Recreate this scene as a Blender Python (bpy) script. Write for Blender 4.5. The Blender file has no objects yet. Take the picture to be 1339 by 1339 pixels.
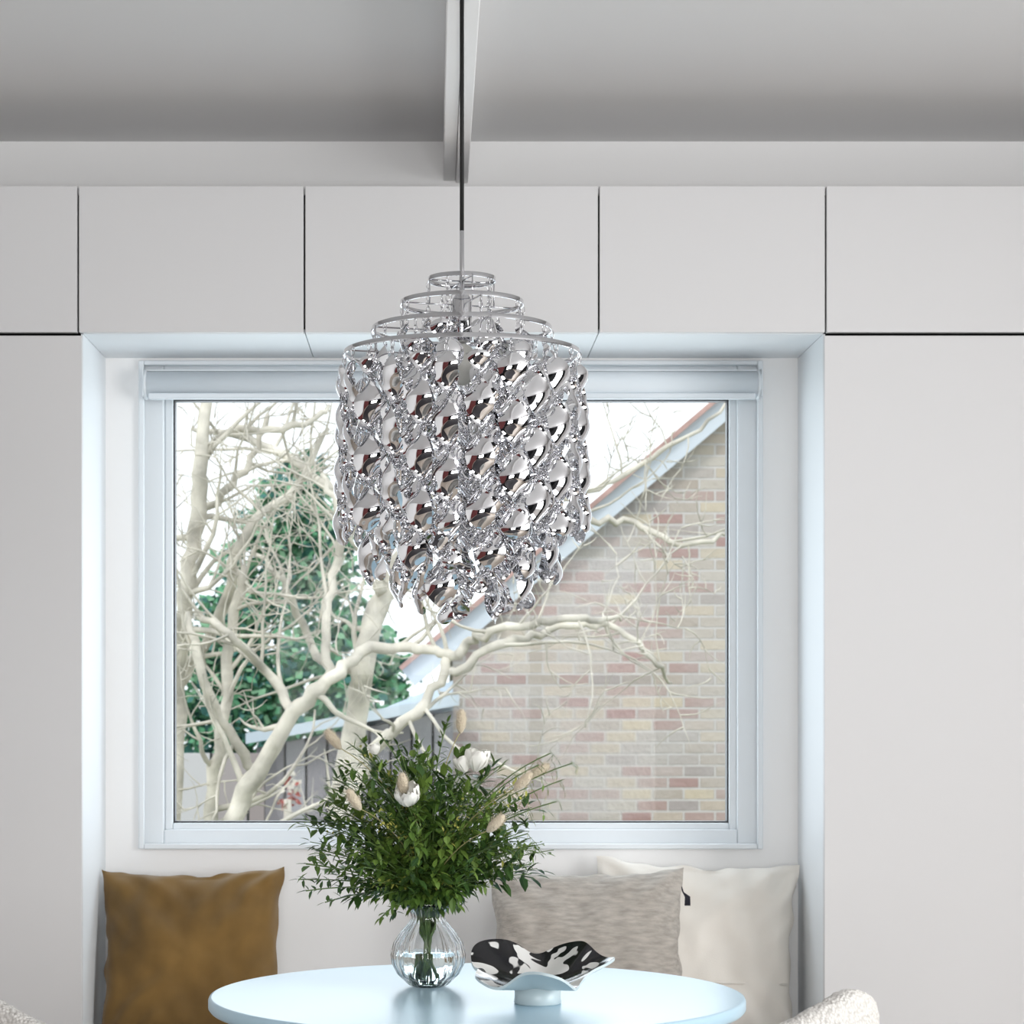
import bpy, math, random
from mathutils import Vector, Matrix, noise
random.seed(7)
S = bpy.context.scene
S.view_settings.view_transform = 'Standard'
COL = S.collection
F = 2900.0; VX = 566.0; VY = 925.0; CH = 1.28
def at(px, py, d):
    return Vector(((px-VX)*d/F, d, CH-(py-VY)*d/F))

# ------------------------------------------------------------------ materials
def newmat(name):
    m = bpy.data.materials.new(name); m.use_nodes = True
    nt = m.node_tree; b = nt.nodes['Principled BSDF']
    return m, nt, b
def pmat(name, col, rough=0.5, metal=0.0, bump=0.0, bscale=50.0, var=0.0, vscale=5.0, sheen=0.0, trans=0.0, ior=1.45, spec=None, bdist=0.01, det=3.0, stretch=None):
    m, nt, b = newmat(name)
    b.inputs['Base Color'].default_value = (*col, 1)
    b.inputs['Roughness'].default_value = rough
    b.inputs['Metallic'].default_value = metal
    b.inputs['IOR'].default_value = ior
    if trans: b.inputs['Transmission Weight'].default_value = trans
    if sheen: b.inputs['Sheen Weight'].default_value = sheen
    if spec is not None: b.inputs['Specular IOR Level'].default_value = spec
    tc = nt.nodes.new('ShaderNodeTexCoord')
    src = tc.outputs['Object']
    if stretch:
        mp = nt.nodes.new('ShaderNodeMapping'); mp.inputs['Scale'].default_value = stretch
        nt.links.new(src, mp.inputs['Vector']); src = mp.outputs['Vector']
    if bump:
        n = nt.nodes.new('ShaderNodeTexNoise'); n.inputs['Scale'].default_value = bscale; n.inputs['Detail'].default_value = det
        bp = nt.nodes.new('ShaderNodeBump'); bp.inputs['Strength'].default_value = bump; bp.inputs['Distance'].default_value = bdist
        nt.links.new(src, n.inputs['Vector'])
        nt.links.new(n.outputs['Fac'], bp.inputs['Height']); nt.links.new(bp.outputs['Normal'], b.inputs['Normal'])
    if var:
        n = nt.nodes.new('ShaderNodeTexNoise'); n.inputs['Scale'].default_value = vscale; n.inputs['Detail'].default_value = 4
        r = nt.nodes.new('ShaderNodeValToRGB')
        r.color_ramp.elements[0].position = 0.3; r.color_ramp.elements[1].position = 0.7
        r.color_ramp.elements[0].color = (*[c*(1-var) for c in col], 1)
        r.color_ramp.elements[1].color = (*[min(1, c*(1+var)) for c in col], 1)
        nt.links.new(src, n.inputs['Vector'])
        nt.links.new(n.outputs['Fac'], r.inputs['Fac']); nt.links.new(r.outputs['Color'], b.inputs['Base Color'])
    return m

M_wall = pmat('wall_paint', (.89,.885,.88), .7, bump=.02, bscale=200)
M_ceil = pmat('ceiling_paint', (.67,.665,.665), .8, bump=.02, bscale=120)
M_cab = pmat('cabinet_lacquer', (.67,.665,.67), .45, bump=.01, bscale=150)
M_dark = pmat('gap_shadow_black', (.02,.02,.02), .8)
M_recess = pmat('recess_paint', (.78,.81,.835), .5)
M_frame = pmat('window_frame_white', (.76,.80,.83), .35)
M_blind = pmat('blind_fabric', (.74,.79,.83), .6, bump=.1, bscale=600, bdist=.001)
M_chrome = pmat('chrome', (.62,.62,.64), .06, 1.0)
M_silver = pmat('silver_plastic', (.86,.86,.88), .015, 1.0)
M_cord = pmat('black_cord', (.01,.01,.01), .7)
M_table = pmat('table_blue', (.47,.66,.78), .28)
M_white = pmat('white_metal', (.75,.76,.78), .4)
M_velvet = pmat('mustard_velvet', (.165,.092,.022), .85, bump=.15, bscale=400, var=.4, vscale=5, sheen=.2, bdist=.001)
M_linen = pmat('grey_linen', (.43,.395,.355), .9, bump=.8, bscale=160, var=.2, vscale=60, bdist=.002, stretch=(.45,1,1.8))
M_ivory = pmat('ivory_cotton', (.77,.73,.67), .9, bump=.3, bscale=350, var=.04, vscale=6, bdist=.001)
M_tassel = pmat('tassel_black', (.02,.02,.03), .9)
M_wood = pmat('oak_legs', (.35,.22,.12), .5, var=.2, vscale=20)
M_burg = pmat('burgundy_reflect_sheet', (.13,.025,.025), .8)
M_reflect_char = pmat('charcoal_reflect_tone', (.02,.02,.023), .7, bump=.02, bscale=200)  # near-black tone chosen for what the lamp spirals mirror
M_reflect_rug = pmat('dark_reflect_wool', (.03,.027,.03), .95, bump=.5, bscale=200)
M_black = pmat('black_frame', (.015,.015,.018), .5)
M_bowl = pmat('bowl_glaze', (.55,.64,.66), .3)
M_vglass = pmat('vase_glass', (.97,.99,1), .0, trans=1.0, ior=1.45)
M_water = pmat('water', (.93,.97,.95), .0, trans=1.0, ior=1.33)
M_g = [pmat('leaf_a', (.075,.145,.022), .5), pmat('leaf_b', (.135,.22,.04), .5), pmat('leaf_c', (.04,.09,.02), .45), pmat('leaf_yellowgreen', (.40,.40,.09), .6)]
M_stem = pmat('stem_green', (.12,.19,.06), .5)
M_petal = pmat('petal_white', (.85,.84,.78), .5)
M_bunny = pmat('bunny_tail', (.66,.57,.43), .95, bump=1.0, bscale=250, sheen=.3, bdist=.003)
M_straw = pmat('straw', (.42,.38,.18), .8)
M_bark = pmat('pale_bark', (.58,.55,.48), .9, bump=.4, bscale=20, var=.35, vscale=8, bdist=.02)
M_ever = [pmat('evergreen_a', (.10,.30,.16), .8), pmat('evergreen_b', (.22,.43,.26), .8), pmat('evergreen_c', (.05,.16,.14), .8)]
M_red = pmat('red_leaf', (.35,.08,.06), .8)
M_roof = pmat('shed_roof', (.50,.58,.65), .7, var=.1, vscale=3)
M_barge = pmat('barge_board', (.60,.66,.72), .6)
M_terra = pmat('terracotta_tile', (.45,.30,.27), .8, var=.2, vscale=10)
M_ground = pmat('ground_grass', (.22,.24,.15), .95, var=.3, vscale=2)

def glass_pane():
    m, nt, b = newmat('window_glass')
    nt.nodes.remove(b)
    o = [n for n in nt.nodes if n.type == 'OUTPUT_MATERIAL'][0]
    t = nt.nodes.new('ShaderNodeBsdfTransparent'); g = nt.nodes.new('ShaderNodeBsdfGlossy'); g.inputs['Roughness'].default_value = 0
    mx = nt.nodes.new('ShaderNodeMixShader'); mx.inputs[0].default_value = .003
    nt.links.new(t.outputs[0], mx.inputs[1]); nt.links.new(g.outputs[0], mx.inputs[2]); nt.links.new(mx.outputs[0], o.inputs[0])
    return m
M_pane = glass_pane()

def floor_mat():
    m, nt, b = newmat('oak_floor')
    tc = nt.nodes.new('ShaderNodeTexCoord')
    br = nt.nodes.new('ShaderNodeTexBrick'); br.inputs['Scale'].default_value = 1
    br.inputs['Brick Width'].default_value = 1.6; br.inputs['Row Height'].default_value = .14; br.inputs['Mortar Size'].default_value = .002
    br.inputs['Color1'].default_value = (.48,.42,.36,1); br.inputs['Color2'].default_value = (.40,.34,.28,1); br.inputs['Mortar'].default_value = (.1,.07,.05,1)
    nt.links.new(tc.outputs['Object'], br.inputs['Vector']); nt.links.new(br.outputs['Color'], b.inputs['Base Color'])
    b.inputs['Roughness'].default_value = .4
    return m
def brick_mat():
    m, nt, b = newmat('old_brick')
    L = nt.links
    tc = nt.nodes.new('ShaderNodeTexCoord'); sp = nt.nodes.new('ShaderNodeSeparateXYZ'); cb = nt.nodes.new('ShaderNodeCombineXYZ')
    L.new(tc.outputs['Object'], sp.inputs[0]); L.new(sp.outputs['X'], cb.inputs['X']); L.new(sp.outputs['Z'], cb.inputs['Y'])
    br = nt.nodes.new('ShaderNodeTexBrick'); br.inputs['Scale'].default_value = 1
    br.inputs['Brick Width'].default_value = .205; br.inputs['Row Height'].default_value = .075
    br.inputs['Mortar Size'].default_value = .008; br.inputs['Mortar Smooth'].default_value = .3
    br.inputs['Color1'].default_value = (0,0,0,1); br.inputs['Color2'].default_value = (1,1,1,1); br.inputs['Mortar'].default_value = (.5,.5,.5,1)
    L.new(cb.outputs[0], br.inputs['Vector'])
    rp = nt.nodes.new('ShaderNodeValToRGB'); cr = rp.color_ramp
    cols = [(0,(.42,.36,.31)),(.2,(.52,.48,.43)),(.35,(.38,.34,.33)),(.5,(.56,.49,.38)),(.65,(.46,.39,.36)),(.82,(.44,.34,.31)),(1,(.38,.25,.23))]
    cr.elements[0].color = (*cols[0][1],1); cr.elements[1].position = 1; cr.elements[1].color = (*cols[-1][1],1)
    for p,c in cols[1:-1]:
        e = cr.elements.new(p); e.color = (*c,1)
    L.new(br.outputs['Color'], rp.inputs['Fac'])
    n = nt.nodes.new('ShaderNodeTexNoise'); n.inputs['Scale'].default_value = 1.3; n.inputs['Detail'].default_value = 8
    L.new(tc.outputs['Object'], n.inputs['Vector'])
    mx = nt.nodes.new('ShaderNodeMix'); mx.data_type = 'RGBA'; L.new(br.outputs['Fac'], mx.inputs[0])
    L.new(rp.outputs['Color'], mx.inputs[6]); mx.inputs[7].default_value = (.58,.56,.54,1)
    mx2 = nt.nodes.new('ShaderNodeMix'); mx2.data_type = 'RGBA'
    mr = nt.nodes.new('ShaderNodeMapRange'); mr.inputs[1].default_value = .4; mr.inputs[2].default_value = .75; mr.inputs[4].default_value = .5
    L.new(n.outputs['Fac'], mr.inputs[0]); L.new(mr.outputs[0], mx2.inputs[0])
    L.new(mx.outputs[2], mx2.inputs[6]); mx2.inputs[7].default_value = (.58,.57,.56,1)
    L.new(mx2.outputs[2], b.inputs['Base Color']); b.inputs['Roughness'].default_value = .9
    n2 = nt.nodes.new('ShaderNodeTexNoise'); n2.inputs['Scale'].default_value = 25; L.new(tc.outputs['Object'], n2.inputs['Vector'])
    ad = nt.nodes.new('ShaderNodeMath'); ad.operation='ADD'; L.new(br.outputs['Fac'], ad.inputs[0]); L.new(n2.outputs['Fac'], ad.inputs[1])
    bp = nt.nodes.new('ShaderNodeBump'); bp.invert = True; bp.inputs['Distance'].default_value = .012; bp.inputs['Strength'].default_value = .7
    L.new(ad.outputs[0], bp.inputs['Height']); L.new(bp.outputs[0], b.inputs['Normal'])
    return m
def plank_mat(name, c1, c2, w=.12):
    m, nt, b = newmat(name); L = nt.links
    tc = nt.nodes.new('ShaderNodeTexCoord'); sp = nt.nodes.new('ShaderNodeSeparateXYZ'); cb = nt.nodes.new('ShaderNodeCombineXYZ')
    L.new(tc.outputs['Object'], sp.inputs[0]); L.new(sp.outputs['Z'], cb.inputs['X']); L.new(sp.outputs['X'], cb.inputs['Y'])
    br = nt.nodes.new('ShaderNodeTexBrick'); br.inputs['Scale'].default_value = 1
    br.inputs['Brick Width'].default_value = 6; br.inputs['Row Height'].default_value = w; br.inputs['Mortar Size'].default_value = .008
    br.inputs['Color1'].default_value = (*c1,1); br.inputs['Color2'].default_value = (*c2,1); br.inputs['Mortar'].default_value = (.03,.03,.03,1)
    L.new(cb.outputs[0], br.inputs['Vector']); L.new(br.outputs['Color'], b.inputs['Base Color']); b.inputs['Roughness'].default_value = .85
    return m
def cow_mat():
    m, nt, b = newmat('marbled_glaze'); L = nt.links
    tc = nt.nodes.new('ShaderNodeTexCoord')
    n = nt.nodes.new('ShaderNodeTexNoise'); n.inputs['Scale'].default_value = 19; n.inputs['Detail'].default_value = 1; n.inputs['Distortion'].default_value = 1.0
    r = nt.nodes.new('ShaderNodeValToRGB'); r.color_ramp.elements[0].position = .515; r.color_ramp.elements[1].position = .525
    r.color_ramp.elements[0].color = (.012,.012,.014,1); r.color_ramp.elements[1].color = (.75,.75,.73,1)
    L.new(tc.outputs['Object'], n.inputs['Vector']); L.new(n.outputs['Fac'], r.inputs['Fac']); L.new(r.outputs['Color'], b.inputs['Base Color'])
    b.inputs['Roughness'].default_value = .15
    return m
def boucle_mat():
    m, nt, b = newmat('boucle_fabric'); L = nt.links
    tc = nt.nodes.new('ShaderNodeTexCoord')
    v = nt.nodes.new('ShaderNodeTexVoronoi'); v.inputs['Scale'].default_value = 190
    r = nt.nodes.new('ShaderNodeValToRGB'); r.color_ramp.elements[0].color = (.74,.72,.69,1); r.color_ramp.elements[1].color = (.48,.46,.43,1)
    L.new(tc.outputs['Object'], v.inputs['Vector']); L.new(v.outputs['Distance'], r.inputs['Fac']); L.new(r.outputs['Color'], b.inputs['Base Color'])
    bp = nt.nodes.new('ShaderNodeBump'); bp.invert = True; bp.inputs['Distance'].default_value = .003
    L.new(v.outputs['Distance'], bp.inputs['Height']); L.new(bp.outputs[0], b.inputs['Normal']); b.inputs['Roughness'].default_value = .95
    return m
M_floor = floor_mat(); M_brick = brick_mat(); M_cow = cow_mat(); M_boucle = boucle_mat()
M_plank = plank_mat('grey_planks', (.36,.36,.39), (.24,.23,.25))
M_fence = plank_mat('white_fence', (.55,.55,.57), (.30,.26,.26), .2)

# ------------------------------------------------------------------ mesh builder
class MB:
    def __init__(s): s.v=[]; s.f=[]; s.m=[]; s.sm=[]
    def add(s, vs, fs, mi=0, smooth=True):
        o=len(s.v); s.v.extend([tuple(v) for v in vs])
        for f in fs: s.f.append([i+o for i in f]); s.m.append(mi); s.sm.append(smooth)
    def box(s, a, b, mi=0):
        x0,y0,z0=[min(a[i],b[i]) for i in range(3)]; x1,y1,z1=[max(a[i],b[i]) for i in range(3)]
        s.add([(x0,y0,z0),(x1,y0,z0),(x1,y1,z0),(x0,y1,z0),(x0,y0,z1),(x1,y0,z1),(x1,y1,z1),(x0,y1,z1)],
              [(0,3,2,1),(4,5,6,7),(0,1,5,4),(1,2,6,5),(2,3,7,6),(3,0,4,7)], mi, False)
    def tube(s, pts, rad, n=8, mi=0, cap=True, closed=False):
        pts=[Vector(p) for p in pts]; N=len(pts)
        if not hasattr(rad,'__len__'): rad=[rad]*N
        up=None; vs=[]
        for i,p in enumerate(pts):
            if closed: t=(pts[(i+1)%N]-pts[i-1])
            else: t=pts[min(i+1,N-1)]-pts[max(i-1,0)]
            if t.length<1e-9: t=Vector((0,0,1))
            t.normalize()
            if up is None:
                up=Vector((0,0,1)) if abs(t.z)<.9 else Vector((1,0,0))
            up=(up-t*up.dot(t))
            if up.length<1e-6: up=t.orthogonal()
            up.normalize(); r=t.cross(up)
            for k in range(n):
                a=2*math.pi*k/n; vs.append(p+(up*math.cos(a)+r*math.sin(a))*rad[i])
        fs=[]
        R=N if closed else N-1
        for i in range(R):
            j=(i+1)%N
            for k in range(n):
                fs.append((i*n+k,i*n+(k+1)%n,j*n+(k+1)%n,j*n+k))
        if cap and not closed:
            fs.append(tuple(range(n))[::-1]); fs.append(tuple((N-1)*n+k for k in range(n)))
        s.add(vs,fs,mi)
    def lathe(s, prof, n=48, c=(0,0,0), mi=0, fn=None):
        vs=[];fs=[]
        for i,(r,z) in enumerate(prof):
            for k in range(n):
                a=2*math.pi*k/n; rr=r if fn is None else fn(r,z,a)
                vs.append((c[0]+rr*math.cos(a),c[1]+rr*math.sin(a),c[2]+z))
        for i in range(len(prof)-1):
            for k in range(n): fs.append((i*n+k,i*n+(k+1)%n,(i+1)*n+(k+1)%n,(i+1)*n+k))
        s.add(vs,fs,mi)
    def ellipsoid(s, c, ax, rx, rz, mi=0, n=12, m=8):
        ax=Vector(ax).normalized(); u=ax.orthogonal().normalized(); w=ax.cross(u); c=Vector(c)
        vs=[];fs=[]
        for i in range(m+1):
            t=math.pi*i/m
            for k in range(n):
                a=2*math.pi*k/n
                vs.append(c+ax*(-math.cos(t)*rz)+(u*math.cos(a)+w*math.sin(a))*(max(math.sin(t),.01)*rx))
        for i in range(m):
            for k in range(n): fs.append((i*n+k,i*n+(k+1)%n,(i+1)*n+(k+1)%n,(i+1)*n+k))
        s.add(vs,fs,mi)
    def obj(s, name, mats, parent=None, loc=None, bevel=0, recalc=False):
        me=bpy.data.meshes.new(name); me.from_pydata(s.v,[],s.f)
        for m in (mats if isinstance(mats,(list,tuple)) else [mats]): me.materials.append(m)
        me.polygons.foreach_set('material_index',s.m); me.polygons.foreach_set('use_smooth',s.sm); me.update()
        if recalc:
            import bmesh
            bm=bmesh.new(); bm.from_mesh(me); bmesh.ops.remove_doubles(bm,verts=bm.verts,dist=1e-5); bmesh.ops.recalc_face_normals(bm,faces=bm.faces); bm.to_mesh(me); bm.free()
        o=bpy.data.objects.new(name,me); COL.objects.link(o)
        if parent: o.parent=parent
        if loc: o.location=loc
        if bevel:
            b=o.modifiers.new('bevel','BEVEL'); b.width=bevel; b.segments=2; b.limit_method='ANGLE'
        return o
def empty(name, loc=(0,0,0)):
    e=bpy.data.objects.new(name,None); COL.objects.link(e); e.location=loc; e.empty_display_size=.1; return e
def boxobj(name, a, b, mat, parent=None, bevel=0):
    m=MB(); m.box(a,b); return m.obj(name,mat,parent,bevel=bevel)

# ------------------------------------------------------------------ room
D1=5.3; D2=5.687; CZ=2.731
XL=-2.3; XR=2.9; YB=-1.6
boxobj('floor',(XL-.2,YB-.2,-.1),(XR+.2,D2+.3,0),M_floor)
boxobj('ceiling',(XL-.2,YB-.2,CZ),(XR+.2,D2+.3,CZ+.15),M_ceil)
boxobj('dark_reflect_rug',(-1.8,-1.2,.0),(2.2,2.6,.012),M_reflect_rug)  # unseen dark floor piece, added to darken reflections in the lamp
wx0,wx1,wz0,wz1=-.753,.845,.917,2.168
m=MB()
m.box((XL-.2,D2,0),(wx0,D2+.28,CZ)); m.box((wx1,D2,0),(XR+.2,D2+.28,CZ))
m.box((wx0,D2,0),(wx1,D2+.28,wz0)); m.box((wx0,D2,wz1),(wx1,D2+.28,CZ))
m.obj('wall_north',M_wall)
boxobj('wall_west',(XL-.2,YB,0),(XL,D2,CZ),M_wall)
def reflect_sheet(name,x0,y0,y1,mat):  # pleated sheet out of view, added only to be mirrored in the spirals
    cur=MB(); nn=int((y1-y0)*44); vs=[];fs=[]
    for i in range(nn+1):
        y=y0+(y1-y0)*i/nn; x=x0+.035*math.sin(i*.55)
        vs+=[(x,y,.02),(x+.004*math.sin(i*.3),y,2.6)]
    for i in range(nn): fs.append((2*i,2*i+2,2*i+3,2*i+1))
    cur.add(vs,fs); cur.obj(name,mat)
reflect_sheet('burgundy_reflect_sheet',XL+.10,-1.3,2.2,M_burg)  # added out of view to put maroon into the spiral reflections
reflect_sheet('charcoal_reflect_sheet',XR-.10,-1.4,1.15,M_reflect_char)  # this and the next sheet are added to give the spirals dark reflections
reflect_sheet('charcoal_reflect_sheet',XR-.10,3.65,4.5,M_reflect_char)
m=MB()
m.box((XR,YB,0),(XR+.2,1.2,CZ)); m.box((XR,3.6,0),(XR+.2,D2,CZ)); m.box((XR,1.2,0),(XR+.2,3.6,.5)); m.box((XR,1.2,2.5),(XR+.2,3.6,CZ))
m.obj('wall_east',M_wall)
m=MB()
m.box((XR+.05,1.2,.5),(XR+.1,1.26,2.5)); m.box((XR+.05,3.54,.5),(XR+.1,3.6,2.5)); m.box((XR+.05,2.37,.5),(XR+.1,2.43,2.5)); m.box((XR+.05,1.2,.5),(XR+.1,3.6,.56)); m.box((XR+.05,1.2,2.44),(XR+.1,3.6,2.5))
m.obj('window_2',M_black)
SX0,SX1,SZ0,SZ1=-1.0,1.4,.55,2.25
m=MB()
m.box((XL-.2,YB-.2,0),(SX0,YB,CZ)); m.box((SX1,YB-.2,0),(XR+.2,YB,CZ)); m.box((SX0,YB-.2,SZ1),(SX1,YB,CZ)); m.box((SX0,YB-.2,0),(SX1,YB,SZ0))
m.obj('wall_south',M_reflect_char)  # unseen wall, coloured dark so the chrome reflects black
m=MB()
for x in (SX0,-.2,.58,SX1-.07): m.box((x,YB-.12,SZ0),(x+.07,YB-.05,SZ1))
for z in (SZ0,1.4,SZ1-.07): m.box((SX0,YB-.12,z),(SX1,YB-.05,z+.07))
m.obj('window_3',M_black)

e=empty('ceiling_beam')
boxobj('beam_core',(.027,YB,2.630),(.058,D2,CZ),M_wall,e,.002)
boxobj('beam_facing',(.059,YB,2.624),(.090,D2,CZ),M_wall,e,.002)

# ------------------------------------------------------------------ cabinets
cab=empty('wall_cabinet')
ZT=2.526; ZM=2.1755
xa,xb=-.839,.936
m=MB()
m.box((XL,D1+.02,0),(xa-.006,D2,ZM-.004)); m.box((xb+.006,D1+.02,0),(XR,D2,ZM-.004)); m.box((XL,D1+.02,ZM+.014),(XR,D2,ZT-.018))
m.obj('carcass',M_dark,cab)
boxobj('top_board',(XL,D1+.0195,ZT-.016),(XR,D2,ZT-.001),M_cab,cab,.001)
g=.0022
xs=[XL,-1.39,-.848,-.307,.3966,.939,1.64,XR]
m=MB()
for i in range(len(xs)-1): m.box((xs[i]+g,D1,ZM+.001),(xs[i+1]-g,D1+.019,ZT))
m.obj('upper_doors',M_cab,cab,bevel=.0012)
m=MB()
for a,b_ in ((XL,-1.60),(-1.60,xa+g),): m.box((a+g,D1,.08),(b_-g,D1+.019,ZM-.007))
for a,b_ in ((xb-g,1.70),(1.70,XR)): m.box((a+g,D1,.08),(b_-g,D1+.019,ZM-.007))
m.obj('tall_doors',M_cab,cab,bevel=.0012)
boxobj('side_panel_a',(xa-.005,D1+.0195,0),(xa,D2,ZM),M_recess,cab)
boxobj('side_panel_b',(xb,D1+.0195,0),(xb+.005,D2,ZM),M_recess,cab)
m=MB()
for a,b_ in ((xa,-.307),(-.305,.3956),(.3976,xb)): m.box((a,D1+.0195,ZM),(b_,D2,ZM+.012))
m.obj('soffit_boards',M_recess,cab,bevel=.001)
be=empty('window_bench')
boxobj('bench_seat',(xa,D1-.0,.40),(xb,D2,.43),M_cab,be,.003)
m=MB()
for a,b_ in ((xa,-.25),(-.246,.345),(.349,xb)): m.box((a+.002,D1+.005,.06),(b_-.002,D1+.024,.396))
m.obj('bench_fronts',M_cab,be,bevel=.001)
boxobj('bench_body',(xa,D1+.03,0),(xb,D2,.398),M_dark,be)

# ------------------------------------------------------------------ window
w=empty('window_1')
def ring(mb,x0,x1,z0,z1,wl,wr,wb,wt,y0,y1,mi=0):
    mb.box((x0,y0,z0),(x0+wl,y1,z1),mi); mb.box((x1-wr,y0,z0),(x1,y1,z1),mi)
    mb.box((x0+wl,y0,z0),(x1-wr,y1,z0+wb),mi); mb.box((x0+wl,y0,z1-wt),(x1-wr,y1,z1),mi)
m=MB(); ring(m,wx0-.0,wx1,wz0,wz1,.014,.014,.014,.012,5.672,5.69); m.obj('architrave',M_frame,w,bevel=.003)
m=MB(); ring(m,wx0+.002,wx1-.002,wz0+.002,wz1-.002,.058,.058,.046,.06,5.715,5.80); m.obj('outer_frame',M_frame,w,bevel=.004)
m=MB(); ring(m,-.693,.787,.963,2.108,.021,.021,.018,.03,5.735,5.79); m.obj('sash',M_frame,w,bevel=.004)
m=MB(); ring(m,-.674,.768,.979,2.08,.006,.006,.006,.006,5.745,5.78); m.obj('gasket',M_black,w)
boxobj('pane',(-.669,5.76,.984),(.763,5.764,2.076),M_pane,w)
boxobj('reveal_sill',(wx0,5.80,wz0-.02),(wx1,5.99,wz0+.02),M_frame,w)

rb=empty('roller_blind')
m=MB(); m.tube([(-.728,5.655,2.103),(.826,5.655,2.103)],.0335,n=40); m.obj('rolled_fabric',M_blind,rb)
m=MB(); m.box((-.722,5.624,2.062),(.820,5.640,2.078)); m.obj('hem_bar',M_blind,rb,bevel=.004)
m=MB(); m.tube([(-.735,5.655,2.103),(-.728,5.655,2.103)],.038,n=32); m.tube([(.826,5.655,2.103),(.833,5.655,2.103)],.038,n=32)
m.box((-.737,5.62,2.07),(-.7345,5.686,2.140)); m.box((.8335,5.62,2.07),(.836,5.686,2.140)); m.box((-.735,5.65,2.137),(.834,5.686,2.141)); m.obj('bracket',M_frame,rb)

# ------------------------------------------------------------------ pillows
def pillow(name, cx, cy, cz, W, H, T, mat, lean, roll=0, seed=0, yaw=0, extra=None, wr=.008):
    n=64; mb=MB()
    for side in (1,-1):
        vs=[];fs=[]
        for i in range(n+1):
            for j in range(n+1):
                u=-1+2*i/n; v=-1+2*j/n
                x=u*W/2*(1-.08*(1-v*v)**1.0*abs(u)**3); z=v*H/2*(1-.09*(1-u*u)*abs(v)**3)
                k=max(0,(1-u**4)*(1-v**4))**.62
                nz=noise.noise(Vector((u*1.8+seed,v*1.8,side*3)))*.8+noise.noise(Vector((u*5+seed,v*3.2,side*7)))*.45
                cr=math.sin((abs(u)-abs(v))*14+seed+2*noise.noise(Vector((u*2,v*2,seed))))*math.exp(-2.5*(1-min(abs(u),abs(v))))*.7
                dent=-.9*math.exp(-((u-.1*seed%.3)**2/.10+(v-.75)**2/.10))
                y=-side*(T/2*k*(.80+.2*(1-v)*.7)+(nz+cr+dent)*wr*min(1,k*2.5))
                edge=1-min(1,k*4)
                x+=edge*noise.noise(Vector((v*4,seed,u)))*.010; z+=edge*noise.noise(Vector((u*4,seed+5,v)))*.012
                vs.append((x,y,z))
        for i in range(n):
            for j in range(n):
                a=i*(n+1)+j; q=(a,a+n+1,a+n+2,a+1); fs.append(q if side==1 else q[::-1])
        mb.add(vs,fs)
    if extra=='zip':
        mb.tube([(-W*.44,-T*.26,-H*.17),(-W*.2,-T*.46,-H*.175),(0,-T*.50,-H*.18),(W*.2,-T*.46,-H*.175),(W*.44,-T*.26,-H*.17)],.003,n=6)
    o=mb.obj(name,[mat],recalc=False)
    o.matrix_world=Matrix.Translation((cx,cy,cz))@Matrix.Rotation(yaw,4,'Z')@Matrix.Rotation(lean,4,'X')@Matrix.Rotation(roll,4,'Y')
    return o
pillow('throw_pillow',-.60,5.52,.657,.46,.455,.15,M_velvet,math.radians(-16),math.radians(-1),1,wr=.021)
pillow('throw_pillow',.662,5.585,.668,.515,.455,.14,M_ivory,math.radians(-9),math.radians(2.5),4,extra='zip',wr=.019)
pl=pillow('throw_pillow',.380,5.42,.665,.485,.455,.14,M_linen,math.radians(-17),math.radians(-.4),9,wr=.015)
mb=MB()
for k in range(7):
    mb.tube([(.238,0,.165),(.243+.0018*k,-.004,.152),(.241+.002*k,-.006,.130)],.0014,n=5)
mb.tube([(.228,0,.205),(.238,0,.165)],.002,n=5)
t=mb.obj('tassel',M_tassel); t.parent=pl

# ------------------------------------------------------------------ table
TX,TY,TZ=.082,4.17,.742; R=.502
tb=empty('dining_table',(TX,TY,0))
m=MB(); m.lathe([(0.0001,TZ),(R-.006,TZ),(R-.002,TZ-.0015),(R,TZ-.006),(R,TZ-.020),(R-.004,TZ-.025),(R-.03,TZ-.027),(.0001,TZ-.027)],n=128)
o=m.obj('table_top',M_table,tb)
for p in o.data.polygons:
    if abs(p.normal.z)>.99: p.use_smooth=False
m=MB(); m.lathe([(.0001,0),(.28,0),(.285,.006),(.28,.014),(.12,.03),(.05,.07),(.035,.15),(.033,.5),(.045,.64),(.10,.70),(.16,.716),(.0001,.7165)],n=64); m.obj('pedestal',M_white,tb)

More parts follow.
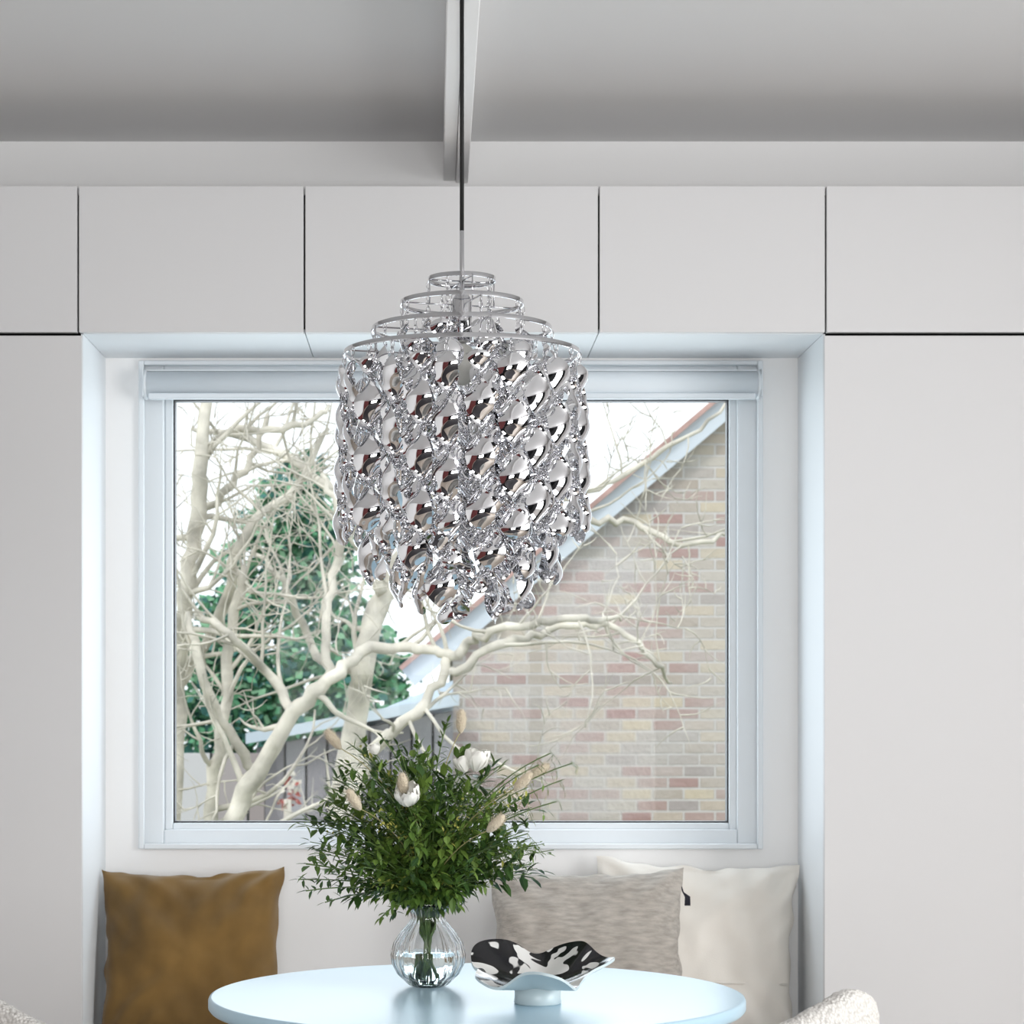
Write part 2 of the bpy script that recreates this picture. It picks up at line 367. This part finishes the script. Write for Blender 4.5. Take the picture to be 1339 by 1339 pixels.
# ------------------------------------------------------------------ chairs
def chair(name, x, y, face, hb=.83, hf=.60):
    e=empty(name,(x,y,0)); e.rotation_euler=(0,0,face)
    mb=MB(); NP=220; NC=64; t=.032; Rr=.255; vs=[];fs=[]
    A=math.radians(118)
    for i in range(NP+1):
        f=i/NP; ph=-A+2*A*f; ang=math.pi+ph
        q=abs(ph)/A
        h=hb-(hb-hf)*(q**1.35); z0=.36
        ends=min(1,math.sqrt(max(0,1-(max(0,(q-.94)/.06))**2)))
        for k in range(NC):
            a=2*math.pi*k/NC
            ca,sa=math.cos(a),math.sin(a)
            rad=math.copysign(abs(ca)**.75,ca)*t*max(ends,.05)
            zz=math.copysign(abs(sa)**.28,sa)
            z=(h+z0)/2+zz*(h-z0)/2*max(ends,.3)
            lean=.05*(z-z0)/.4
            rr=Rr+rad+lean
            p=Vector((rr*math.cos(ang),rr*math.sin(ang),z))
            nz=noise.noise(p*130)*.0028+noise.noise(p*40)*.0015
            rr+=nz*(1 if ca>0 else -1); z+=nz*.9
            vs.append((rr*math.cos(ang),rr*math.sin(ang),z))
    for i in range(NP):
        for k in range(NC): fs.append((i*NC+k,i*NC+(k+1)%NC,(i+1)*NC+(k+1)%NC,(i+1)*NC+k))
    fs.append(tuple(range(NC))); fs.append(tuple(NP*NC+k for k in range(NC)))
    mb.add(vs,fs); mb.obj('backrest',M_boucle,e)
    mb=MB(); mb.lathe([(.001,.36),(.21,.36),(.235,.375),(.245,.41),(.235,.445),(.20,.46),(.001,.465)],n=64); mb.obj('seat',M_boucle,e)
    mb=MB()
    for k in range(4):
        a=math.pi/4+k*math.pi/2; mb.tube([(.19*math.cos(a),.19*math.sin(a),.37),(.24*math.cos(a),.24*math.sin(a),0)],[.018,.011],n=14)
    mb.obj('legs',M_wood,e)
chair('dining_chair',.360,3.50,math.radians(146),hb=.858,hf=.58)
chair('dining_chair',-.52,3.74,math.radians(25),hb=.870,hf=.60)

# ------------------------------------------------------------------ vase
vx,vy=-.009,4.27
ve=empty('glass_vase',(vx,vy,TZ))
def rib(r,z,a):
    k=.035 if .012<z<.125 else 0.01
    return r*(1+k*math.cos(18*a))
outp=[(.0005,.001),(.030,.001),(.040,.006),(.058,.025),(.068,.045),(.070,.062),(.065,.085),(.050,.108),(.036,.124),(.032,.134),(.035,.145),(.042,.155),(.050,.163)]
inp=[(max(r-.0035,.0004),z+(.008 if z<.01 else 0)) for r,z in outp][::-1]
inp[0]=(.0475,.1635)
m=MB(); m.lathe(outp+inp,n=144,fn=rib); m.obj('glass_body',M_vglass,ve)
m=MB(); m.lathe([(.0005,.0095),(.034,.0105),(.052,.0275),(.0615,.046),(.0635,.060),(.0625,.066),(.0005,.066)],n=72); m.obj('water',M_water,ve)
m=MB(); m.tube([Vector((.052+.013*math.cos(a),0,.166+.011*math.sin(a))) for a in [i*2*math.pi/16 for i in range(16)]],.004,n=10,closed=True); m.obj('handle',M_vglass,ve)

# ------------------------------------------------------------------ bouquet
rng=random.Random(11)
leafm=MB(); stemm=MB()
neck=Vector((vx,vy,TZ+.150))
def leaf(p, d, L, W, mi, up=Vector((0,0,1))):
    d=d.normalized(); s=d.cross(up)
    if s.length<.05: s=d.orthogonal()
    s.normalize(); n=s.cross(d)
    m1=p+d*L*.3; m2=p+d*L*.65-n*L*.04; tip=p+d*L-n*L*.12
    leafm.add([p,m1+s*W*.5+n*W*.12,m2+s*W*.42+n*W*.1,tip,m2-s*W*.42+n*W*.1,m1-s*W*.5+n*W*.12,m1,m2],
      [(0,1,6),(0,6,5),(1,2,7,6),(6,7,4,5),(2,3,7),(7,3,4)],mi,False)
def stem_path(end, n=10, droop=.0):
    pts=[]; st=neck+Vector((rng.uniform(-.02,.02),rng.uniform(-.02,.02),0))
    c=st+Vector(((end.x-st.x)*.25,(end.y-st.y)*.25,max((end.z-st.z)*.75,.06)))
    for i in range(n+1):
        t=i/n; pts.append(st*(1-t)**2+c*2*t*(1-t)+end*t*t)
    return pts
bc=Vector((vx-.016,vy,TZ+.300))
def rdir():
    while True:
        v=Vector((rng.uniform(-1,1),rng.uniform(-1,1),rng.uniform(-1,1)))
        if .05<v.length<1: return v.normalized()
for i in range(140):
    d=rdir()
    rr=rng.uniform(.70,1.22)
    end=bc+Vector((d.x*.220,d.y*.18,d.z*(.155 if d.z>0 else .15)))*rr
    if end.z<TZ+.15 and abs(end.x-vx)<.09: end.z=TZ+.19
    pts=stem_path(end,12)
    stemm.tube(pts,[.0016*(1-.5*k/12) for k in range(13)],n=5,cap=False)
    kind=rng.random(); mi=rng.choice([0,0,1,2,2,1])
    L0=rng.uniform(.018,.034); Wf=rng.choice([.38,.45,.55])
    if kind<.16: L0=.010; mi=3 if rng.random()<.6 else 1; Wf=.5
    for k in range(3,13):
        p=pts[k]; tg=(pts[k]-pts[k-1]).normalized()
        for j in range(5 if kind>=.16 else 9):
            sd=rdir(); dd=(tg*.7+sd*.9).normalized()
            q=p-(pts[k]-pts[k-1])*rng.random()+sd*rng.uniform(0,.018)
            leaf(q,dd,L0*rng.uniform(.7,1.2),L0*Wf,mi if rng.random()<.8 else rng.randrange(3))
sprays=[(390,1150),(400,1165),(410,1110),(425,1180),(498,1200),(515,1195),(480,1170),(420,1045),(640,1160),(675,1130),(695,1130),(690,1075),(585,945),(470,965),(520,975),(560,985),(500,965),(640,1010),(660,1035),(445,1000),(545,970),(400,1130),(430,1080),(655,1100),(665,1060),(680,1045),(415,1060),(460,975)]
for (px,py) in sprays:
    end=at(px,py,4.27+rng.uniform(-.08,.08)); pts=stem_path(end,14)
    stemm.tube(pts,[.0013]*15,n=5,cap=False)
    mi=rng.choice([0,1,2])
    for k in range(5,15):
        tg=(pts[k]-pts[k-1]).normalized()
        for j in range(4):
            sd=rdir(); leaf(pts[k]-(pts[k]-pts[k-1])*rng.random(),(tg*.6+sd).normalized(),rng.uniform(.014,.022),.008,mi)
    leaf(pts[-1],tg,.02,.008,mi)
for (px,py) in [(748,998),(735,1020),(728,1048),(705,1000),(720,985),(700,1105),(690,1090)]:
    end=at(px,py,4.25+rng.uniform(-.05,.05)); pts=stem_path(end,14)
    stemm.tube(pts,.0012,n=4,cap=False)
    for k in range(8,15):
        for j in range(3):
            q=pts[k]+rdir()*.006
            e2=q+Vector((rng.uniform(-.012,.016),rng.uniform(-.01,.01),-rng.uniform(.002,.018)))
            stemm.tube([q,e2],.0006,n=3,cap=False); leaf(e2,Vector((rng.uniform(-.3,.6),0,-.6)),.015,.007,rng.choice([1,3]))
for i in range(16):
    a=rng.uniform(0,6.28); r0=rng.uniform(.005,.035); b=a+rng.uniform(2,4)
    p0=Vector((vx+r0*math.cos(a),vy+r0*math.sin(a),TZ+.018)); p1=neck+Vector((.02*math.cos(b),.02*math.sin(b),-.012)); p2=p1+Vector((.01*math.cos(b),.01*math.sin(b),.04))
    stemm.tube([p0,(p0+p1)/2,p1,p2],.0022,n=6)
bq=empty('flower_bouquet',(0,0,0))
leafm.obj('leaves',M_g,bq); stemm.obj('stems',M_stem,bq)
m=MB(); ms=MB()
for (px,py,ax) in [(603,943,(.05,0,1)),(436,967,(-.6,0,.8)),(684,1022,(.7,-.2,.7)),(705,1008,(.8,0,.5)),(648,1077,(.6,-.3,.6)),(463,1046,(-.5,-.3,.8)),(527,1025,(-.1,-.5,.9))]:
    d=4.27+(-.17 if py>1015 else 0.0); c=at(px,py,d); a=Vector(ax).normalized()
    m.ellipsoid(c,a,.0092,.024,n=14,m=10)
    for h in range(260):
        v=rdir(); v2=(v-a*v.dot(a)); t_=rng.uniform(-1,1)
        if v2.length<.1: continue
        b0=c+a*t_*.022+v2.normalized()*.0088*math.sqrt(max(0,1-t_*t_))
        dd=(v2.normalized()*.6+a*.8).normalized(); s_=dd.orthogonal().normalized()*.0004
        m.add([b0-s_,b0+s_,b0+dd*rng.uniform(.005,.010)],[(0,1,2)],0,False)
    pts=stem_path(c-a*.02,12); ms.tube(pts,.001,n=5)
m.obj('bunny_tails',M_bunny,bq); ms.obj('grass_stems',M_straw,bq)
m=MB()
for (px,py,ax,sz) in [(533,1042,(-.15,-.5,.7),.036),(623,995,(.1,-.1,1),.036),(606,1000,(-.3,.1,1),.026),(490,980,(-.3,0,1),.018)]:
    c=at(px,py,4.27+(-.17 if py>1015 else -.06)); a=Vector(ax).normalized(); u=a.orthogonal().normalized(); wv=a.cross(u)
    for k in range(9):
        th=k*2*math.pi/9+(.4 if k%2 else 0); rdv=u*math.cos(th)+wv*math.sin(th); tv=a.cross(rdv)
        vs=[];fs=[]
        for i in range(7):
            f=i/6; rad=sz*(.10+.60*math.sin(f*1.8)**.8) if i else sz*.1; rad*=(1-.2*(k%2))
            wd=sz*.5*math.sin(math.pi*min(1,f*.86+.06))
            for j in range(5):
                g2=(j-2)/2; vs.append(c+a*(f*1.15-.55)*sz+rdv*(rad*(1-.25*g2*g2))+tv*(wd*g2))
        for i in range(6):
            for j in range(4): fs.append((i*5+j,i*5+j+1,(i+1)*5+j+1,(i+1)*5+j))
        m.add(vs,fs)
m.obj('white_flowers',M_petal,bq)

# ------------------------------------------------------------------ wavy bowl
bx=(703-VX)*4.03/F; by=4.03
N=160; K=26; mb=MB()
def bowl_pt(f,a):
    lob=math.cos(5*a+.5); lob2=math.cos(3*a-1.0)
    Rm=.124+.012*lob+.010*lob2
    r=f*Rm
    back=math.sin(a)
    zr=.078+.022*back+.010*lob2+.011*math.cos(5*a+1.7)-.012*max(0,-math.cos(a))
    z=.031+(zr-.031)*(f**1.7)+.005*math.cos(10*a)*max(0,f-.6)
    return r,z
vi=[];vo=[]
for i in range(K+1):
    f=max(i/K,.002)
    for k in range(N):
        a=2*math.pi*k/N; r,z=bowl_pt(f,a)
        vi.append((r*math.cos(a),r*math.sin(a),z)); vo.append((r*math.cos(a),r*math.sin(a),z-.005))
fi=[];fo=[]
for i in range(K):
    for k in range(N):
        q=(i*N+k,(i+1)*N+k,(i+1)*N+(k+1)%N,i*N+(k+1)%N); fi.append(q); fo.append(q[::-1])
mb.add(vi,fi,1); mb.add(vo,fo,0)
rimv=[vi[K*N+k] for k in range(N)]+[vo[K*N+k] for k in range(N)]
mb.add(rimv,[(k,(k+1)%N,N+(k+1)%N,N+k) for k in range(N)],0)
mb.lathe([(.0005,0),(.040,0),(.043,.002),(.042,.012),(.042,.034),(.0005,.032)],n=64,mi=0)
mb.obj('wavy_bowl',[M_bowl,M_cow],loc=(bx,by,TZ))

# ------------------------------------------------------------------ pendant lamp
PX,PY=.0546,4.17
lp=empty('pendant_lamp',(PX,PY,0))
m=MB(); m.tube([(0,0,2.175),(0,0,2.625)],.0040,n=10); m.obj('cord',M_cord,lp)
m=MB(); m.lathe([(.0005,2.624),(.022,2.624),(.022,2.616),(.0005,2.615)],n=32); m.obj('ceiling_rose',M_white,lp)
m=MB(); m.tube([(0,0,2.02),(0,0,2.176)],.0042,n=14); m.lathe([(.0005,2.06),(.010,2.06),(.019,2.045),(.019,1.97),(.016,1.965),(.0005,1.965)],n=28); m.obj('stem_and_socket',M_chrome,lp)
m=MB(); m.ellipsoid((0,0,1.925),(0,0,1),.030,.040,n=24,m=14); m.obj('bulb',M_petal,lp)
rings=[(.0635,2.084,5,.070,1.4526),(.116,2.039,9,.045,1.480),(.169,1.990,15,.038,1.530),(.222,1.944,25,.024,1.600)]
m=MB()
for (r,z,n,cl,zb) in rings:
    m.lathe([(r,z-.0042),(r,z+.0042),(r-.002,z+.0042),(r-.002,z-.0042),(r,z-.0042)],n=96)
    for k in range(4):
        a=k*math.pi/2+.3
        m.tube([(.004*math.cos(a),.004*math.sin(a),z-.003),(r*math.cos(a),r*math.sin(a),z-.003)],.0016,n=6)
for i in range(3):
    r0,z0=rings[i][0],rings[i][1]; r1,z1=rings[i+1][0],rings[i+1][1]
    for k in range(4):
        a=k*math.pi/2+.3; m.tube([(r0*math.cos(a),r0*math.sin(a),z0),(r0*math.cos(a),r0*math.sin(a),z1-.003)],.0014,n=6)
m.tube([(0,0,1.94),(0,0,2.09)],.005,n=10)
o=m.obj('ring_frame',M_chrome,lp)
ch=MB(); sp=MB(); rg=random.Random(5)
def link(c, rx, rz, rot, rad=.0009):
    pts=[(c[0]+rx*math.cos(t)*math.cos(rot),c[1]+rx*math.cos(t)*math.sin(rot),c[2]+rz*math.sin(t)) for t in [i*2*math.pi/10 for i in range(10)]]
    ch.tube(pts,rad,n=4,closed=True)
HALF=.098     # length of one half turn
def ribbon(c, L, ph, alpha, tilt):
    # strip that shows a rounded, outward-bulging lobe every half turn and twists quickly between lobes
    n=int(L/HALF*40); vs=[];fs=[]; M=11; w0=.0268
    out=Vector((math.cos(alpha),math.sin(alpha),0))
    for i in range(n+1):
        s=L*i/n; th=ph+math.pi*s/HALF
        tw=th-.36*math.sin(2*th); a=alpha-math.pi/2+tw
        c2=math.cos(th)**2
        e=min(s,L-s); w=w0*(.58+.42*c2)*math.sqrt(max(.02,1-max(0,(1-e/.024))**2))
        U=Vector((math.cos(a),math.sin(a),0)); Nn=Vector((-math.sin(a),math.cos(a),0))
        for j in range(M):
            t=-1+2*j/(M-1)
            p=U*(t*w)+Nn*(math.cos(tw)*.0100*(1-t*t)*(w/w0))+out*(.013*c2-.007)
            vs.append(Vector(c)+p+Vector((tilt[0]*s,tilt[1]*s,-s)))
    for i in range(n):
        for j in range(M-1): fs.append((i*M+j,i*M+j+1,(i+1)*M+j+1,(i+1)*M+j))
    sp.add(vs,fs)
for (r,z,n,cl,zb) in rings:
    for k in range(n):
        a=2*math.pi*(k+.15*rg.random())/n+r*7; x,y=r*math.cos(a),r*math.sin(a)
        nl=max(2,int(cl/.011)); 
        for q in range(nl): link((x,y,z-.004-cl*(q+.5)/nl),.0035,cl/nl*.62,(q%2)*math.pi/2+a)
        L=(z-cl-zb)+rg.uniform(-.012,.02)
        ribbon((x,y,z-cl-.002),L,(k%2)*1.3+2.2+rg.uniform(-.35,.35),a+rg.uniform(-.55,.55),(rg.uniform(-.01,.01)+.02*math.cos(a),rg.uniform(-.01,.01)+.02*math.sin(a)))
ch.obj('chains',M_chrome,lp); sp.obj('spirals',M_silver,lp)

# ------------------------------------------------------------------ exterior
boxobj('ground',(-30,D2+.28,-.75),(30,60,-.6),M_ground)
hs=empty('brick_house')
HD=14.5
def quadprism(name,pts2,y0,y1,mat,parent):
    mb=MB(); n=len(pts2)
    vs=[(x,y0,z) for x,z in pts2]+[(x,y1,z) for x,z in pts2]
    fs=[tuple(range(n)),tuple(range(2*n-1,n-1,-1))]+[(i,i+n,(i+1)%n+n,(i+1)%n) for i in range(n)]
    mb.add(vs,fs,0,False); return mb.obj(name,mat,parent,recalc=True)
def xz(px,py,d=HD):
    p=at(px,py,d); return (p.x,p.z)
zg=-.6
a=xz(592,850); ap=xz(1180,349)
right=(ap[0]*2-a[0],a[1])
quadprism('gable_wall',[(a[0],zg),a,ap,right,(right[0],zg)],HD,HD+3,M_brick,hs)
def slope_board(name,p0,p1,th,off,y0,y1,mat):
    d=Vector((p1[0]-p0[0],p1[1]-p0[1])); d.normalize(); n=Vector((-d.y,d.x))
    if n.y<0: n=-n
    q=[Vector(p0)+n*off,Vector(p1)+n*off,Vector(p1)+n*(off+th),Vector(p0)+n*(off+th)]
    quadprism(name,[(v.x,v.y) for v in q],y0,y1,mat,hs)
e0=xz(540,894); e0b=(right[0]+(a[0]-e0[0]),e0[1])
slope_board('bargeboard_a',e0,ap,.13,-.02,HD-.12,HD-.06,M_barge); slope_board('bargeboard_b',e0b,ap,.13,-.02,HD-.12,HD-.06,M_barge)
slope_board('verge_tiles_a',e0,ap,.03,.11,HD-.18,HD+3.2,M_terra); slope_board('verge_tiles_b',e0b,ap,.03,.11,HD-.18,HD+3.2,M_terra)
slope_board('soffit_a',e0,ap,.06,.03,HD-.06,HD+3.1,M_barge)
sh=empty('garden_shed')
SD=12.6
p=[xz(335,978,SD),xz(592,930,SD)]
quadprism('shed_body',[(p[0][0],zg),p[0],p[1],(p[1][0],zg)],SD,SD+1.4,M_plank,sh)
q0=xz(325,972,SD); q1=xz(600,922,SD)
quadprism('shed_roof',[q0,(q0[0],q0[1]+.06),(q1[0],q1[1]+.06),q1],SD-.2,SD+1.6,M_roof,sh)
p2=[xz(480,935,14.2),xz(592,890,14.2)]
quadprism('annex_body',[(p2[0][0],zg),p2[0],p2[1],(p2[1][0],zg)],14.05,14.45,M_roof,sh)
boxobj('garden_fence',(at(150,0,12.0).x,12.0,zg),(at(345,0,12).x,12.06,at(0,985,12).z),M_fence)

def foliage(name, blobs, mats, per=1.0, ls=.07, seed=1, trunk=True):
    rg=random.Random(seed); mb=MB()
    for (px,py,d,r) in blobs:
        c=at(px,py,d); rr=r*d/F
        n=int(900*per*(rr/.4)**2)
        for i in range(n):
            v=Vector((rg.gauss(0,1),rg.gauss(0,1),rg.gauss(0,1))).normalized()*rr*rg.uniform(.35,1)**.6
            v*=1+.6*noise.noise(v*4+c)
            p=c+v; dv=Vector((rg.uniform(-1,1),rg.uniform(-1,1),rg.uniform(-1,.6))).normalized(); s=dv.orthogonal().normalized()
            L=ls*rg.uniform(.6,1.5); W=L*.35
            mb.add([p,p+dv*L*.5+s*W,p+dv*L,p+dv*L*.5-s*W],[(0,1,2,3)],rg.randrange(len(mats)),False)
    c0=min(blobs,key=lambda b:-b[1]); c=at(c0[0],c0[1],c0[2])
    mb.tube([(c.x,c.y,zg-.1),(c.x,c.y,c.z)],.02 if not trunk else .12,n=8,mi=len(mats)-1)
    return mb.obj(name,mats)
foliage('evergreen_tree',[(385,665,19,58),(350,735,19,60),(420,720,19,55),(410,790,19,60),(455,850,19,55),(470,920,19,60),(495,870,19,40),(395,620,19,30)],M_ever,.85,.09,3)
foliage('evergreen_bush',[(290,830,17,60),(330,880,17,65),(270,900,17,55),(390,900,17,65),(320,800,17,45),(440,960,17,60),(260,980,17,60),(340,960,17,60)],M_ever,.95,.08,4)
foliage('red_shrub',[(383,1025,11.5,13),(376,1045,11.5,14)],[M_red,M_bark],1.4,.04,6,False)

def tree(name, mains, seed, tw=1.0, maxlv=3):
    rg=random.Random(seed); mb=MB()
    def grow(p,d,L,r,lv):
        n=6+int(L*3); pts=[p]; rads=[r]; d=d.normalized()
        for i in range(n):
            d=(d+Vector((rg.gauss(0,.16),rg.gauss(0,.12),rg.gauss(.02,.16)))).normalized()
            pts.append(pts[-1]+d*L/n); rads.append(r*(1-.75*(i+1)/n))
        mb.tube(pts,rads,n=6 if r>.012 else 4,cap=False)
        if lv<maxlv:
            for i in range(2,n+1):
                if rg.random()<.55*tw:
                    s=Vector((rg.gauss(0,1),rg.gauss(0,.6),rg.gauss(.1,1))).normalized()
                    grow(pts[i],(d*.7+s*.8),L*rg.uniform(.35,.6),max(rads[i]*.6,.0035),lv+1)
    for (d,dens,pl_) in mains:
        P=[at(a_,b_,d+rg.uniform(-.15,.15)) for a_,b_,c_ in pl_]; Rr=[c_*d/F for a_,b_,c_ in pl_]
        pts=[];rads=[]
        for i in range(len(P)-1):
            p0=P[max(i-1,0)];p1=P[i];p2=P[i+1];p3=P[min(i+2,len(P)-1)]
            for k in range(5):
                t=k/5
                q=.5*((2*p1)+(p2-p0)*t+(2*p0-5*p1+4*p2-p3)*t*t+(3*p1-p0-3*p2+p3)*t**3)
                q+=Vector((rg.gauss(0,.008),rg.gauss(0,.006),rg.gauss(0,.008)))
                pts.append(q); rads.append((Rr[i]*(1-t)+Rr[i+1]*t)*rg.uniform(.9,1.1)*.88)
        pts.append(P[-1]); rads.append(Rr[-1]*.6)
        mb.tube(pts,rads,n=10)
        for i in range(3,len(pts)):
            if rg.random()<dens:
                tg=(pts[i]-pts[i-1]).normalized()
                s=Vector((rg.gauss(0,1),rg.gauss(0,.5),rg.gauss(.35,.9))).normalized()
                grow(pts[i],tg*.5+s,rg.uniform(.3,.8),min(rads[i]*.45,.015),1)
    return mb.obj(name,M_bark)
tree('bare_tree',[
 (9.0,.22,[(285,1300,18),(300,1085,15),(335,1010,14),(385,935,12),(430,890,10),(485,852,9),(545,846,8),(590,858,8),(615,840,7),(650,822,6),(720,812,6),(775,808,5),(812,812,3)]),
 (9.0,.15,[(590,858,7),(560,915,8),(515,955,9),(475,1010,11),(430,1150,14),(420,1300,15)]),
 (9.0,.25,[(590,880,7),(650,845,7),(710,828,6),(770,817,6),(805,822,5),(850,860,4),(878,893,2)]),
 (9.2,.35,[(430,890,8),(425,820,7),(440,740,7),(445,680,6),(420,620,4)]),
 (9.2,.35,[(385,935,8),(350,880,7),(300,830,6),(255,800,5)]),
 (9.2,.35,[(335,1010,8),(290,940,7),(262,870,7),(245,800,5)]),
],21,.95)
tree('bare_tree',[
 (10.2,.3,[(425,1300,22),(440,1090,20),(465,940,18),(478,860,17),(500,780,15),(540,700,13),(580,600,10),(640,500,7)]),
 (10.2,.4,[(500,780,9),(470,690,8),(410,620,7),(340,580,6),(250,560,4)]),
 (10.2,.3,[(580,600,7),(680,650,6),(770,682,5),(830,682,5),(890,712,4),(950,700,3)]),
 (10.2,.35,[(700,660,5),(780,640,4),(840,605,4),(900,570,3),(960,520,2)]),
 (10.2,.35,[(478,860,8),(440,880,7),(400,830,6),(370,760,5),(330,720,3)]),
],33,.85)
tree('bare_tree',[
 (9.6,.35,[(215,1300,18),(222,1090,16),(232,900,14),(243,780,12),(258,680,12),(262,600,10),(278,480,8)]),
 (9.6,.4,[(232,900,9),(290,800,8),(320,700,7),(385,640,6),(430,560,4)]),
 (9.6,.45,[(262,600,7),(310,560,6),(380,560,5),(430,530,4)]),
 (9.6,.45,[(258,680,7),(300,640,6),(330,600,5),(350,540,4)]),
 (9.6,.35,[(300,1300,12),(275,1090,11),(290,960,9),(300,840,8),(320,740,6)]),
],44,1.0)

# ------------------------------------------------------------------ lights / world
wd=bpy.data.worlds.new('sky'); S.world=wd; wd.use_nodes=True
bg=wd.node_tree.nodes['Background']; bg.inputs[0].default_value=(.90,.96,1.0,1); bg.inputs[1].default_value=1.5
def area(name,loc,rot,sx,sy,pw,col):
    l=bpy.data.lights.new(name,'AREA'); l.shape='RECTANGLE'; l.size=sx; l.size_y=sy; l.energy=pw; l.color=col
    o=bpy.data.objects.new(name,l); COL.objects.link(o); o.location=loc; o.rotation_euler=rot; return o
area('daylight_south',(.2,YB-.15,1.4),(math.radians(90),0,0),2.35,1.68,142,(1,.995,.99))
area('daylight_east',(XR+.12,2.4,1.5),(0,math.radians(90),0),2.0,2.4,112,(1,.995,.99))
area('daylight_north',(.05,D2+.35,1.53),(math.radians(-90),0,0),1.5,1.15,15,(.80,.91,1.0))
sun=bpy.data.lights.new('sun','SUN'); sun.energy=1.2; sun.angle=math.radians(12); sun.color=(1,.98,.95)
so=bpy.data.objects.new('sun',sun); COL.objects.link(so); so.rotation_euler=(math.radians(48),0,math.radians(-25))

# ------------------------------------------------------------------ camera
c=bpy.data.cameras.new('camera'); co=bpy.data.objects.new('camera',c); COL.objects.link(co)
co.location=(0,0,CH); co.rotation_euler=(math.radians(90),0,0)
c.sensor_width=36; c.lens=36*F/1339
c.shift_x=(669.5-VX)/1339; c.shift_y=(VY-669.5)/1339
c.clip_end=200
c.dof.use_dof=True; c.dof.focus_distance=4.17; c.dof.aperture_fstop=12
S.camera=co
